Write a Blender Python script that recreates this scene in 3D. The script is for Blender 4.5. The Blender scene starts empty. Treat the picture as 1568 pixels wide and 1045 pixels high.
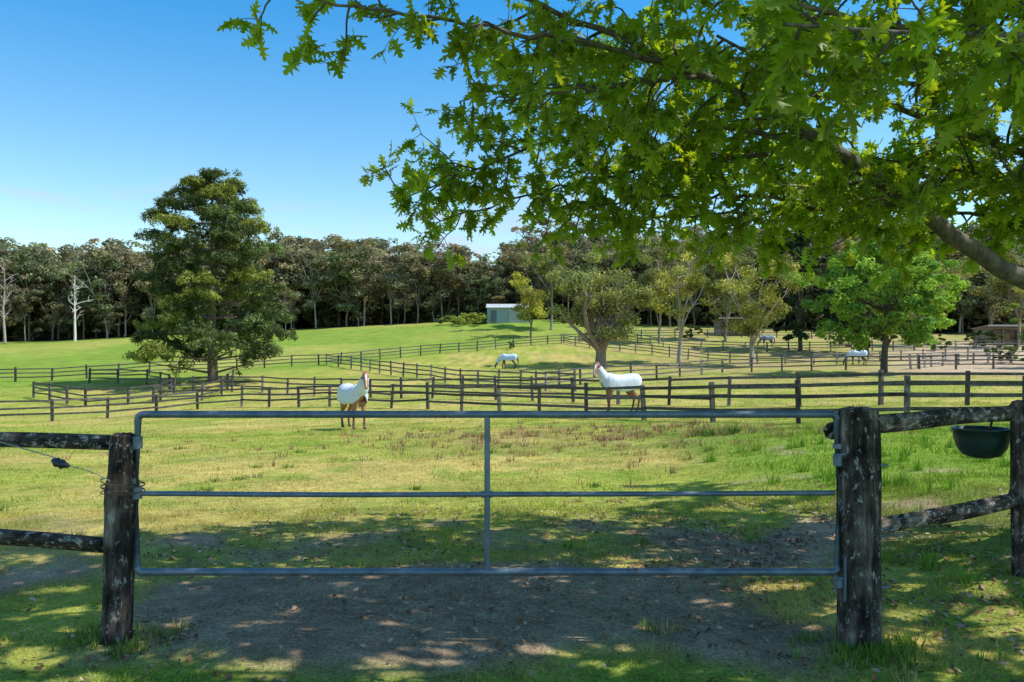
import bpy, math, random
import numpy as np
from mathutils import Vector, Matrix, noise as mn
rng=np.random.default_rng(7); random.seed(7)
sc=bpy.context.scene
try:
    sc.view_settings.view_transform='Standard'; sc.view_settings.look='None'; sc.view_settings.exposure=0
except Exception: pass

# ---------------------------------------------------------------- helpers
def link(o,parent=None):
    sc.collection.objects.link(o)
    if parent: o.parent=parent
    return o
def empty(name,loc=(0,0,0)):
    e=bpy.data.objects.new(name,None); e.location=loc; return link(e)
class MB:
    def __init__(s): s.v=[];s.f=[];s.c=[];s.n=0
    def add(s,v,f,col=(1,1,1),mat=0,smooth=False):
        v=np.asarray(v,float).reshape(-1,3); f=np.asarray(f,int)
        c=np.asarray(col,float)
        if c.ndim==1: c=np.tile(c,(len(v),1))
        s.v.append(v); s.c.append(c); s.f.append((f+s.n,mat,smooth)); s.n+=len(v)
    def mesh(s,name,mats):
        me=bpy.data.meshes.new(name)
        V=np.concatenate(s.v); C=np.concatenate(s.c)
        me.vertices.add(len(V)); me.vertices.foreach_set('co',V.ravel())
        L=np.concatenate([f.ravel() for f,_,_ in s.f])
        tot=np.concatenate([np.full(len(f),f.shape[1]) for f,_,_ in s.f])
        mi=np.concatenate([np.full(len(f),m) for f,m,_ in s.f])
        sm=np.concatenate([np.full(len(f),q) for f,_,q in s.f])
        st=np.concatenate([[0],np.cumsum(tot)[:-1]])
        me.loops.add(len(L)); me.loops.foreach_set('vertex_index',L.astype(np.int32))
        me.polygons.add(len(tot)); me.polygons.foreach_set('loop_start',st.astype(np.int32))
        me.polygons.foreach_set('material_index',mi.astype(np.int32))
        me.polygons.foreach_set('use_smooth',sm.astype(bool))
        for m in mats: me.materials.append(m)
        me.update(calc_edges=True)
        a=me.attributes.new('Col','FLOAT_COLOR','POINT')
        a.data.foreach_set('color',np.concatenate([C,np.ones((len(C),1))],1).astype(np.float32).ravel())
        return me
    def build(s,name,mats,parent=None,loc=(0,0,0)):
        o=bpy.data.objects.new(name,s.mesh(name,mats)); o.location=loc
        return link(o,parent)
def nrm(a): return a/np.maximum(np.linalg.norm(a,axis=-1,keepdims=True),1e-9)
def ru(n): return nrm(rng.normal(size=(n,3)))
TAB=rng.random((256,256))
def vn(x,y):
    xi=np.floor(x).astype(int); yi=np.floor(y).astype(int); fx=x-xi; fy=y-yi
    fx=fx*fx*(3-2*fx); fy=fy*fy*(3-2*fy)
    g=lambda a,b:TAB[a%256,b%256]
    return (g(xi,yi)*(1-fx)+g(xi+1,yi)*fx)*(1-fy)+(g(xi,yi+1)*(1-fx)+g(xi+1,yi+1)*fx)*fy
def fbm(x,y,o=4):
    s=0;a=.5;t=0
    for i in range(o): s=s+a*vn(x*2**i+17*i,y*2**i+31*i); t+=a; a*=.5
    return s/t
def sst(a,b,x):
    t=np.clip((x-a)/(b-a),0,1); return t*t*(3-2*t)

# ---------------------------------------------------------------- terrain
LY=[0,4.7,10,20,30,40,48,55,65,80,110,150,180,215,260,320,600,1500]
LZ=[0,-.05,-.25,-.8,-1.4,-1.9,-2.3,-2.0,-1.1,-.3,1.2,3.7,5.2,9,21,24,24,24]
CY=[0,4.7,10,20,27,35,50,80,100,130,150,170,215,260,320,600,1500]
CZ=[0,-.05,-.2,-.55,-.85,-.95,-.75,.05,2.0,6.6,8.0,9.2,12.5,21,24,24,24]
RY=[0,4.7,10,22,35,50,80,110,150,180,215,260,320,600,1500]
RZ=[0,-.05,-.05,-.3,-.2,.0,.6,2.6,6.0,8.5,13,22,25,25,25]
def gz(x,y):
    x=np.asarray(x,float); y=np.asarray(y,float)
    yy=np.maximum(y,0)
    b=x/np.maximum(yy,10)
    l=np.interp(yy,LY,LZ); c=np.interp(yy,CY,CZ); r=np.interp(yy,RY,RZ)
    wl=np.clip(-b/.6,0,1); wr=np.clip(b/.5,0,1)
    z=c+(l-c)*wl+(r-c)*wr
    z=z+.22*sst(2.3,5.5,x)*sst(3,6,y)*(1-sst(14,24,y))
    z=z+(fbm(x*.8,y*.8,3)-.5)*.06*(1+np.minimum(yy,100)*.02)+(fbm(x*.05,y*.05,2)-.5)*.4*sst(10,60,yy)
    return z
def G(x,y): return float(gz(np.array([x]),np.array([y]))[0])

def dirt_mask(x,y):
    n=fbm(x*1.3+5,y*1.3,4)
    c=5.45+.05*x
    m=np.exp(-(np.abs(y-c)/1.2)**4)*sst(-3.3,-2.0,x)*(1-sst(1.2,2.4,x))
    m2=.80*np.exp(-((x-2.4)/1.6)**2-((y-7.3)/1.4)**2)
    m3=.42*np.exp(-((y-7.2)/1.8)**2)*(1-sst(5,8,np.abs(x)))
    m4=.60*np.exp(-((x+3.4)/1.4)**2-((y-6.4)/1.0)**2)
    v=np.maximum(np.maximum(m,m2),np.maximum(m3,m4))
    return np.clip((v+(n-.5)*1.5-.34)*3.0,0,1)
def gcol(x,y):
    x=np.asarray(x,float);y=np.asarray(y,float)
    yy=np.maximum(y,.1); b=x/np.maximum(yy,6)
    n1=fbm(x*.35,y*.35,4)[:,None]; n2=fbm(x*.06+9,y*.06,3)[:,None]; n3=fbm(x*1.7+3,y*1.7,3)[:,None]
    dry=np.array([.50,.41,.15]); mid=np.array([.34,.365,.085]); lush=np.array([.165,.28,.04])
    t=np.clip((n1-.5)*3.6+.5,0,1)
    c=mid+(dry-mid)*t
    c=c+(lush-c)*np.clip((n3-.52)*3.2,0,.6)
    w=(np.maximum(1-sst(3.9,4.8,y),sst(2.6,4.0,x)*(1-sst(18,30,y))))[:,None]*.85
    c=c+(lush-c)*w
    w=(np.exp(-((x-2.2)/4.5)**2-((y-20)/4.)**2))[:,None]*np.clip((n3-.35)*3,0,1)*.75
    c=c+(np.array([.33,.22,.14])-c)*w
    w=(np.exp(-((y-7.5)/2.0)**2)*(1-sst(5,9,np.abs(x))))[:,None]*np.clip((n3-.35)*3,0,1)*.5
    c=c+(np.array([.29,.225,.13])-c)*w
    line=np.interp(b,[-.65,-.27,.06,.3],[60,76,108,122])
    w=(sst(-4,6,yy-line)*(1-sst(.22,.34,b)))[:,None]
    hg=np.array([.22,.32,.06])
    hill=hg+(np.array([.36,.37,.10])-hg)*np.clip((n2-.46)*4,0,1)
    c=c+(hill-c)*w
    w=(sst(42,56,yy)*sst(.02,.28,b)*(1-sst(128,140,yy)))[:,None]*np.clip((n1-.3)*2.5,.25,1)
    c=c+(np.array([.38,.29,.19])-c)*w*.7
    w=(sst(.42,.55,b)*sst(52,60,yy)*(1-sst(110,120,yy)))[:,None]
    c=c+(np.array([.56,.42,.35])-c)*w*.85
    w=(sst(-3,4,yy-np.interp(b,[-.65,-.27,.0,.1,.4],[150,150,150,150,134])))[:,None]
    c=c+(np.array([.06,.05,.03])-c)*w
    d=dirt_mask(x,y)[:,None]
    dc=np.array([.34,.25,.195])+(np.array([.42,.31,.25])-np.array([.34,.25,.195]))*(sst(1,3,x)*sst(5.5,7,y))[:,None]
    c=c+(dc*(.72+.56*n3)-c)*d
    return np.clip(c,0,1)

# ---------------------------------------------------------------- materials
def newmat(name):
    m=bpy.data.materials.new(name); m.use_nodes=True; nt=m.node_tree; nt.nodes.clear()
    return m,nt,nt.nodes,nt.links
def N(nt,t,**k):
    n=nt.nodes.new(t)
    for a,b in k.items(): setattr(n,a,b)
    return n
def ramp(nt,stops):
    r=N(nt,'ShaderNodeValToRGB'); e=r.color_ramp.elements
    e[0].position=stops[0][0]; e[0].color=(*stops[0][1],1); e[1].position=stops[-1][0]; e[1].color=(*stops[-1][1],1)
    for p,c in stops[1:-1]:
        q=e.new(p); q.color=(*c,1)
    return r
def mixc(nt,fac,a,b,mode='MIX'):
    m=N(nt,'ShaderNodeMix',data_type='RGBA',blend_type=mode)
    for s,i in ((fac,0),(a,6),(b,7)):
        if isinstance(s,bpy.types.NodeSocket): nt.links.new(s,m.inputs[i])
        elif i==0: m.inputs[0].default_value=s
        else: m.inputs[i].default_value=(*s,1)
    return m.outputs[2]
def noise(nt,scale,detail=4,vec=None,rough=.55):
    n=N(nt,'ShaderNodeTexNoise'); n.inputs['Scale'].default_value=scale; n.inputs['Detail'].default_value=detail
    n.inputs['Roughness'].default_value=rough
    if vec is not None: nt.links.new(vec,n.inputs['Vector'])
    return n
def objco(nt,scale=(1,1,1)):
    t=N(nt,'ShaderNodeTexCoord'); mp=N(nt,'ShaderNodeMapping'); mp.inputs['Scale'].default_value=scale
    nt.links.new(t.outputs['Object'],mp.inputs['Vector']); return mp.outputs[0]
def leafmat(name,transl=.35,gloss=.5,spec=.3,tt=(1.55,1.5,.55)):
    m,nt,nd,lk=newmat(name)
    a=N(nt,'ShaderNodeAttribute',attribute_name='Col')
    t=N(nt,'ShaderNodeBsdfTranslucent')
    tc=mixc(nt,1.0,a.outputs['Color'],tt,'MULTIPLY'); lk.new(tc,t.inputs['Color'])
    if spec>0:
        p=N(nt,'ShaderNodeBsdfPrincipled'); p.inputs['Roughness'].default_value=gloss
        p.inputs['Specular IOR Level'].default_value=spec; lk.new(a.outputs['Color'],p.inputs['Base Color'])
    else:
        p=N(nt,'ShaderNodeBsdfDiffuse'); lk.new(a.outputs['Color'],p.inputs['Color'])
    mx=N(nt,'ShaderNodeMixShader'); mx.inputs[0].default_value=transl
    lk.new(p.outputs[0],mx.inputs[1]); lk.new(t.outputs[0],mx.inputs[2])
    o=N(nt,'ShaderNodeOutputMaterial'); lk.new(mx.outputs[0],o.inputs[0]); return m
def vmat(name,rough=.8,nscale=8,amt=.5,bump=.3,stretch=(1,1,1),metal=0,spec=.3,det=3):
    m,nt,nd,lk=newmat(name)
    a=N(nt,'ShaderNodeAttribute',attribute_name='Col')
    co=objco(nt,stretch); n=noise(nt,nscale,det,co)
    r=ramp(nt,[(.3,(1-amt,)*3),(.7,(1+amt,)*3)]); lk.new(n.outputs['Fac'],r.inputs[0])
    c=mixc(nt,1.0,a.outputs['Color'],r.outputs[0],'MULTIPLY')
    p=N(nt,'ShaderNodeBsdfPrincipled'); p.inputs['Roughness'].default_value=rough; p.inputs['Metallic'].default_value=metal
    p.inputs['Specular IOR Level'].default_value=spec
    lk.new(c,p.inputs['Base Color'])
    if bump>0:
        b=N(nt,'ShaderNodeBump'); b.inputs['Strength'].default_value=bump; b.inputs['Distance'].default_value=.02
        lk.new(n.outputs['Fac'],b.inputs['Height']); lk.new(b.outputs[0],p.inputs['Normal'])
    o=N(nt,'ShaderNodeOutputMaterial'); lk.new(p.outputs[0],o.inputs[0]); return m
def diffmat(name):
    m,nt,nd,lk=newmat(name); a=N(nt,'ShaderNodeAttribute',attribute_name='Col'); p=N(nt,'ShaderNodeBsdfDiffuse')
    n=noise(nt,3,2,objco(nt)); r=ramp(nt,[(.3,(.7,.7,.7)),(.7,(1.3,1.3,1.3))]); lk.new(n.outputs['Fac'],r.inputs[0]); lk.new(mixc(nt,1.,a.outputs['Color'],r.outputs[0],'MULTIPLY'),p.inputs['Color'])
    o=N(nt,'ShaderNodeOutputMaterial'); lk.new(p.outputs[0],o.inputs[0]); return m
M_leaf=leafmat('foliage',.3,.5,0,(1.3,1.25,.6)); M_oak=leafmat('oak_leaves',.52,.42,.4,(2.0,1.85,.45)); M_needle=leafmat('pine_needles',.15,.6,0)
M_grass=leafmat('grass_blades',.25,.7,0); M_bark=vmat('bark',.9,6,.5,.6,(3,3,.6)); M_barkfar=diffmat('distant_bark'); M_fence=vmat('fence_timber',.85,5,.5,0)
M_litter=diffmat('dead_leaves')
M_paint=vmat('painted_steel',.5,1.5,.06,.02)
M_rug=vmat('horse_rug_cloth',.75,5,.05,.4); M_coat=vmat('horse_coat',.6,6,.2,.05); M_plastic=vmat('plastic',.4,4,.15,.05,spec=.5)

def ground_mat():
    m,nt,nd,lk=newmat('grass_and_soil')
    a=N(nt,'ShaderNodeAttribute',attribute_name='Col'); co=objco(nt)
    c=a.outputs['Color']
    for s,lo,hi,d in ((45,.5,1.4,3),(6,.70,1.27,3),(.5,.82,1.18,3)):
        n=noise(nt,s,d,co,.65); r=ramp(nt,[(.3,(lo,lo,lo)),(.7,(hi,hi,hi*.92))]); lk.new(n.outputs['Fac'],r.inputs[0])
        c=mixc(nt,1.0,c,r.outputs[0],'MULTIPLY')
    p=N(nt,'ShaderNodeBsdfDiffuse')
    lk.new(c,p.inputs['Color'])
    n=noise(nt,30,4,co,.7); b=N(nt,'ShaderNodeBump'); b.inputs['Strength'].default_value=.8; b.inputs['Distance'].default_value=.03
    lk.new(n.outputs['Fac'],b.inputs['Height']); lk.new(b.outputs[0],p.inputs['Normal'])
    o=N(nt,'ShaderNodeOutputMaterial'); lk.new(p.outputs[0],o.inputs[0]); return m
def wood_mat(name,axis_scale,light=.5):
    m,nt,nd,lk=newmat(name); co=objco(nt,axis_scale)
    co2=objco(nt)
    n=noise(nt,14,8,co,.7)
    r=ramp(nt,[(.30,(.012,.010,.010)),(.46,(.05,.04,.034)),(.58,(.13,.105,.09)),(.70,(.30,.27,.24))]); lk.new(n.outputs['Fac'],r.inputs[0])
    n2=noise(nt,5,5,co2,.6); r2=ramp(nt,[(.40,(.3,.3,.3)),(.60,(1.3,1.25,1.2))]); lk.new(n2.outputs['Fac'],r2.inputs[0])
    c=mixc(nt,1.0,r.outputs[0],r2.outputs[0],'MULTIPLY')
    n3=noise(nt,26,6,objco(nt,tuple((s+1)/2 for s in axis_scale)),.75); r3=ramp(nt,[(light,(0,0,0)),(light+.05,(1,1,1))]); lk.new(n3.outputs['Fac'],r3.inputs[0])
    c=mixc(nt,r3.outputs[0],c,(.34,.33,.30))
    p=N(nt,'ShaderNodeBsdfPrincipled'); p.inputs['Roughness'].default_value=.9; p.inputs['Specular IOR Level'].default_value=.15
    lk.new(c,p.inputs['Base Color'])
    b=N(nt,'ShaderNodeBump'); b.inputs['Strength'].default_value=1; b.inputs['Distance'].default_value=.012
    lk.new(n.outputs['Fac'],b.inputs['Height']); lk.new(b.outputs[0],p.inputs['Normal'])
    o=N(nt,'ShaderNodeOutputMaterial'); lk.new(p.outputs[0],o.inputs[0]); return m
M_post=wood_mat('weathered_post',(1,1,.14),.575); M_rail=wood_mat('weathered_rail',(.16,1,1),.54)
def gate_mat():
    m,nt,nd,lk=newmat('galvanised_steel'); co=objco(nt)
    n=noise(nt,9,6,co,.6); r=ramp(nt,[(.3,(.08,.12,.17)),(.6,(.17,.22,.28)),(.8,(.28,.33,.37))]); lk.new(n.outputs['Fac'],r.inputs[0])
    n2=noise(nt,4,8,co,.75); r2=ramp(nt,[(.62,(0,0,0)),(.67,(1,1,1))]); lk.new(n2.outputs['Fac'],r2.inputs[0])
    c=mixc(nt,r2.outputs[0],r.outputs[0],(.17,.08,.04))
    p=N(nt,'ShaderNodeBsdfPrincipled'); p.inputs['Roughness'].default_value=.45; p.inputs['Metallic'].default_value=.35
    lk.new(c,p.inputs['Base Color'])
    b=N(nt,'ShaderNodeBump'); b.inputs['Strength'].default_value=.25; b.inputs['Distance'].default_value=.003
    lk.new(noise(nt,60,4,co).outputs['Fac'],b.inputs['Height']); lk.new(b.outputs[0],p.inputs['Normal'])
    o=N(nt,'ShaderNodeOutputMaterial'); lk.new(p.outputs[0],o.inputs[0]); return m
M_gate=gate_mat()

# ---------------------------------------------------------------- ground
C=4.46
xs=C*np.sinh(np.linspace(-6,6,381)); ys=5+C*np.sinh(np.linspace(-3,6.5,330))
X,Y=np.meshgrid(xs,ys); Xr=X.ravel(); Yr=Y.ravel(); Z=gz(Xr,Yr)
nx=len(xs); ny=len(ys); i=np.arange(nx*ny).reshape(ny,nx)
F=np.stack([i[:-1,:-1],i[:-1,1:],i[1:,1:],i[1:,:-1]],-1).reshape(-1,4)
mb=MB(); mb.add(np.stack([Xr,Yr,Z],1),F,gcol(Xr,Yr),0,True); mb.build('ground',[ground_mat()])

# grass blades
def blades(mb,n,y0,y1,h,w,keepd=.0,spread=.78,tall=1.0):
    y=np.sqrt(rng.random(n)*(y1**2-y0**2)+y0**2); x=(rng.random(n)*2-1)*(spread*y+.6)
    d=dirt_mask(x,y); cl=fbm(x*2.3+40,y*2.3,3)
    k=(rng.random(n)>d*(1-keepd)*1.0)&(rng.random(n)<np.clip((cl-.25)*3,.25,1))
    x=x[k];y=y[k];cl=cl[k];d=d[k]; n=len(x); z=gz(x,y)
    hh=h*(.5+rng.random(n))*(.7+.9*np.clip((cl-.4)*3,0,1.1))*tall
    hh*=1+.7*sst(2.6,4.5,x)*(y<20)
    a=rng.random(n)*6.283; t=np.stack([np.cos(a),np.sin(a),0*a],1)*w*(.6+.8*rng.random(n))[:,None]
    ln=ru(n)*.65*hh[:,None]; ln[:,2]=0
    p=np.stack([x,y,z-.005],1); tip=p+ln; tip[:,2]+=hh
    V=np.stack([p-t,p+t,tip],1).reshape(-1,3)
    c=gcol(x,y)*(.8+.55*rng.random((n,1)))
    q=rng.random((n,1)); c=np.where(q<.22,c*np.array([1.2,1.0,.9])+[.05,.03,.01],c); c=np.where(q>.66,c*np.array([.66,.9,.6]),c)
    mb.add(V,np.arange(3*n).reshape(-1,3),np.repeat(c,3,0),0)
g=MB()
blades(g,240000,2.4,9.5,.027,.0027,.10)
blades(g,200000,9,30,.036,.007)
blades(g,30000,28,60,.07,.016)
def tuft(mb,x,y,n,r,h,col):
    a=rng.random(n)*6.283; rr=r*np.sqrt(rng.random(n)); px=x+np.cos(a)*rr; py=y+np.sin(a)*rr
    out=np.stack([np.cos(a),np.sin(a),0*a],1)
    hh=h*(.4+.8*rng.random(n)); p=np.stack([px,py,gz(px,py)-.005],1)
    tip=p+out*(hh*.5*rng.random(n)*1.4)[:,None]+ru(n)*.15*hh[:,None]; tip[:,2]=p[:,2]+hh
    tt=np.stack([-np.sin(a),np.cos(a),0*a],1)*(.003+.0006*y)
    mb.add(np.stack([p-tt,p+tt,tip],1).reshape(-1,3),np.arange(3*n).reshape(-1,3),np.repeat(np.array(col)*(.6+.8*rng.random((n,1))),3,0))
for k in range(70):
    y=rng.uniform(3.2,24); x=rng.uniform(-.7,.7)*y
    tuft(g,x,y,36,.05+.006*y,.05+.003*y,(.16,.24,.05) if k%2 else (.42,.35,.16))
for k in range(60): tuft(g,2.05+rng.normal()*.2,4.65+rng.normal()*.15-.05,12,.05,.08,(.15,.26,.045))
for k in range(40): tuft(g,-2.33+rng.normal()*.2,4.7+rng.normal()*.12,12,.05,.07,(.15,.23,.05))
for k in range(80): tuft(g,rng.uniform(3.0,8),rng.uniform(5.5,14),30,.08,.16,(.17,.31,.05))
for k in range(7): tuft(g,4.6+rng.normal()*.35,18.+rng.normal()*.3,40,.15,.22,(.12,.18,.05))
for k in range(260):
    x=2.0+rng.normal()*3.8; y=20+rng.normal()*3; tuft(g,x,y,12,.16,.15,(.34,.21,.13))
g.build('grass',[M_grass])

# leaf litter
n=11000
x=np.concatenate([rng.normal(2.5,1.4,n//2),rng.uniform(-3.5,4,n//2)]); y=np.concatenate([rng.normal(7.2,1.3,n//2),rng.uniform(4.0,9.5,n//2)])
k=rng.random(n)<np.clip(fbm(x*1.5,y*1.5,3)*2.5-.75,0.05,1); x=x[k];y=y[k];n=len(x)
p=np.stack([x,y,gz(x,y)+.012+.01*rng.random(n)],1); nn=nrm(ru(n)*.6+np.array([0,0,1])); t=nrm(np.cross(nn,ru(n))); b=np.cross(nn,t)
L=(.013+.019*rng.random(n))[:,None]
V=np.stack([p-t*L,p+b*L*.55,p+t*L,p-b*L*.55],1).reshape(-1,3)
pal=np.array([[.28,.15,.09],[.36,.24,.16],[.20,.11,.06],[.46,.34,.26],[.15,.09,.06]])
mb=MB(); mb.add(V,np.arange(4*n).reshape(-1,4),np.repeat(pal[rng.integers(0,5,n)],4,0)); mb.build('leaf_litter',[M_litter])
n=2500; x=rng.uniform(-2.8,2.6,n); y=rng.uniform(4.2,6.8,n); k=dirt_mask(x,y)>.5; x=x[k];y=y[k];n=len(x)
oc=np.array([[1,0,0],[0,1,0],[-1,0,0],[0,-1,0],[0,0,.8],[0,0,-.8]]); of=np.array([[0,1,4],[1,2,4],[2,3,4],[3,0,4],[1,0,5],[2,1,5],[3,2,5],[0,3,5]])
r=(.004+.012*rng.random(n)**3)[:,None,None]
V=(np.stack([x,y,gz(x,y)],1)[:,None,:]+oc[None]*r*(.7+.6*rng.random((n,6,1)))).reshape(-1,3)
mb=MB(); mb.add(V,(of[None]+6*np.arange(n)[:,None,None]).reshape(-1,3),np.repeat(np.array([.27,.21,.165])*(.6+.7*rng.random((n,1))),6,0)); mb.build('soil_clods',[M_litter])

# ---------------------------------------------------------------- generic geometry
def smooth_path(P,n):
    P=np.array(P,float); t=np.concatenate([[0],np.cumsum(np.linalg.norm(np.diff(P,axis=0),axis=1))]); 
    u=np.linspace(0,t[-1],n); Q=np.stack([np.interp(u,t,P[:,k]) for k in range(3)],1)
    for _ in range(2):
        Q[1:-1]=.25*Q[:-2]+.5*Q[1:-1]+.25*Q[2:]
    return Q
def tube(mb,P,R,seg=6,col=(.1,.08,.06),mat=0,cap=False,flat=None):
    P=np.asarray(P,float); n=len(P); R=np.broadcast_to(np.asarray(R,float),(n,))
    T=nrm(np.gradient(P,axis=0)); up=np.array([0,0,1.]) if abs(T[:,2]).mean()<.85 else np.array([1.,0,0])
    A=nrm(np.cross(T,up)); B=np.cross(T,A)
    th=np.arange(seg)*2*math.pi/seg
    V=P[:,None,:]+R[:,None,None]*(np.cos(th)[None,:,None]*A[:,None,:]+np.sin(th)[None,:,None]*B[:,None,:])
    i=np.arange(n*seg).reshape(n,seg); j=np.roll(i,-1,1)
    F=np.stack([i[:-1],i[1:],j[1:],j[:-1]],-1).reshape(-1,4)
    mb.add(V.reshape(-1,3),F,col,mat,True)
    if cap:
        for q,r in ((0,1),(n-1,0)):
            ring=V[q]; c=ring.mean(0); ff=[[seg,a,(a+1)%seg] if r else [seg,(a+1)%seg,a] for a in range(seg)]
            mb.add(np.vstack([ring,c]),ff,col,mat,False)
def box(mb,c,sx,sy,sz,rot=None,col=(1,1,1),mat=0):
    v=np.array([[a,b,d] for d in(-.5,.5) for b in(-.5,.5) for a in(-.5,.5)])*[sx,sy,sz]
    if rot is not None: v=v@np.array(rot).T
    mb.add(v+np.array(c),[[0,2,3,1],[4,5,7,6],[0,1,5,4],[2,6,7,3],[0,4,6,2],[1,3,7,5]],col,mat)
def leafquads(mb,cent,rad,per,size,col,mat=1,flat=.75,asp=.5,upb=.5,jit=.3):
    cent=np.asarray(cent,float); M=len(cent); rad=np.broadcast_to(rad,(M,)); col=np.asarray(col,float)
    if col.ndim==1: col=np.tile(col,(M,1))
    idx=np.repeat(np.arange(M),per); n=len(idx); u=ru(n); r=rng.random(n)**.45
    off=u*(r*rad[idx])[:,None]; off[:,2]*=flat
    p=cent[idx]+off; nn=nrm(u*.6+ru(n)*.8+np.array([0,0,upb])); t=nrm(np.cross(nn,ru(n))); b=np.cross(nn,t)
    L=(size*(.6+.8*rng.random(n)))[:,None]*.5
    V=np.stack([p-t*L,p+b*L*asp,p+t*L,p-b*L*asp],1).reshape(-1,3)
    c=col[idx]*(1-jit+2*jit*rng.random((n,1)))
    mb.add(V,np.arange(4*n).reshape(-1,4),np.repeat(c,4,0),mat)

# ---------------------------------------------------------------- timber posts and rails (near)
def log(name,p0,p1,r0,r1,mat,parent=None,seed=0,flat=1.,nl=70,seg=44,knots=()):
    p0=Vector(p0);p1=Vector(p1); d=p1-p0; L=d.length; d.normalize()
    vert=abs(d.z)>.7
    V=[];
    for i in range(nl+1):
        t=i/nl; s=t*L
        e=1.0
        if t<.02 or t>.98: e=.93
        cx=.012*mn.noise(Vector((s*1.3,seed,0))); cy=.012*mn.noise(Vector((s*1.3,seed,9)))
        for k in range(seg):
            a=2*math.pi*k/seg; ca,sa=math.cos(a),math.sin(a)
            r=(r0+(r1-r0)*t)*e
            r*=1+.15*mn.noise(Vector((ca*1.1+seed,sa*1.1,s*1.2)))+.10*mn.noise(Vector((ca*4+seed,sa*4,s*1.6)))
            g=mn.noise(Vector((ca*7+seed*2,sa*7,s*.9))); r-=(r0)*.18*max(0,g-.2)*2
            for ks,kr in knots: r*=1+kr*math.exp(-((s-ks)/.045)**2)
            u,v=r*ca+cx,r*sa*flat+cy
            if vert: V.append((u,v,s))
            else: V.append((s,v,u))
    i=np.arange((nl+1)*seg).reshape(nl+1,seg); j=np.roll(i,-1,1)
    F=np.stack([i[:-1],j[:-1],j[1:],i[1:]],-1).reshape(-1,4)
    mb=MB(); mb.add(V,F,(1,1,1),0,True)
    V=np.array(V)
    for q in (0,nl):
        ring=V[q*seg:(q+1)*seg].copy(); c=ring.mean(0)
        inner=c+(ring-c)*.5; ax=2 if vert else 0
        inner[:,ax]+=(.012 if q else -.012)+np.array([.012*mn.noise(Vector((k*.9,seed,q))) for k in range(seg)])
        c2=c.copy(); c2[ax]+=(.006 if q else -.006)
        vv=np.vstack([ring,inner,c2]); ff4=[[k,(k+1)%seg,seg+(k+1)%seg,seg+k] for k in range(seg)]; ff3=[[seg+k,seg+(k+1)%seg,2*seg] for k in range(seg)]
        n0=mb.n; mb.add(vv,ff4,(1,1,1),0,False); mb.f.append((np.array(ff3)+n0,0,False))
    o=mb.build(name,[mat],parent); 
    q=(Vector((0,0,1)) if vert else Vector((1,0,0))).rotation_difference(d)
    o.rotation_mode='QUATERNION'; o.rotation_quaternion=q; o.location=p0
    return o
lf=empty('post_and_rail_fence')
log('gate_post',(-2.345,4.72,-.35),(-2.295,4.72,1.16),.088,.078,M_post,lf,3,knots=((1.12,.10),(1.2,.12)))
log('top_rail',(-2.34,4.78,1.11),(-4.75,5.1,1.13),.045,.052,M_rail,lf,11,.7)
log('bottom_rail',(-2.36,4.78,.49),(-4.75,5.1,.59),.05,.065,M_rail,lf,14,.7)
log('post',(-4.7,5.1,-.35),(-4.68,5.1,1.2),.09,.08,M_post,lf,5)
log('top_rail_far',(-4.7,5.14,1.1),(-7.3,5.7,1.12),.05,.05,M_rail,lf,21,.7)
log('bottom_rail_far',(-4.7,5.14,.55),(-7.3,5.7,.5),.05,.05,M_rail,lf,24,.7)
log('post_far',(-7.3,5.7,-.4),(-7.3,5.7,1.2),.09,.08,M_post,lf,6)
w=MB(); tube(w,smooth_path([(-3.9,4.5,1.33),(-3.02,4.55,1.17),(-2.62,4.6,1.04)],12),.0035,5,(.32,.32,.31))
tube(w,smooth_path([(-2.56,4.6,1.0),(-2.4,4.62,.95),(-2.25,4.66,.84),(-2.22,4.66,.82)],10),.0025,5,(.3,.3,.3))
tube(w,smooth_path([(-2.65,4.6,1.03),(-2.61,4.6,1.01),(-2.55,4.6,.995)],8),[.012,.018,.03,.022,.03,.02,.016,.008],8,(.02,.03,.045),cap=True)
for k in range(4):
    a=np.linspace(0,2*math.pi,25); zz=.83+.018*k-.02*np.cos(a)*(k%2)
    tube(w,np.stack([-2.31+.105*np.cos(a)+.03*(np.cos(a)>0),4.71+.105*np.sin(a),zz],1),.0035,5,(.10,.06,.045))
w.build('electric_wire_and_insulator',[M_plastic],lf)
rf=empty('post_and_rail_fence')
log('gate_post',(2.045,4.72,-.4),(2.045,4.72,1.315),.118,.112,M_post,rf,31,nl=90,seg=64)
log('top_rail',(2.0,4.84,1.2),(3.75,5.86,1.215),.055,.055,M_rail,rf,33,.65)
log('bottom_rail',(2.05,4.84,.56),(3.75,5.86,.575),.05,.055,M_rail,rf,35,.65)
log('post',(3.72,5.8,-.3),(3.72,5.8,1.29),.085,.08,M_post,rf,37)
log('top_rail_far',(3.7,5.9,1.22),(6.2,7.4,1.3),.055,.055,M_rail,rf,39,.65)
log('bottom_rail_far',(3.7,5.9,.6),(6.2,7.4,.66),.055,.055,M_rail,rf,40,.65)
log('post_far',(6.2,7.3,-.2),(6.2,7.3,1.4),.085,.08,M_post,rf,41)
log('rail_stub',(1.93,4.82,1.17),(1.99,4.95,1.17),.05,.05,M_rail,rf,42,.9,10,24)

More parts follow.
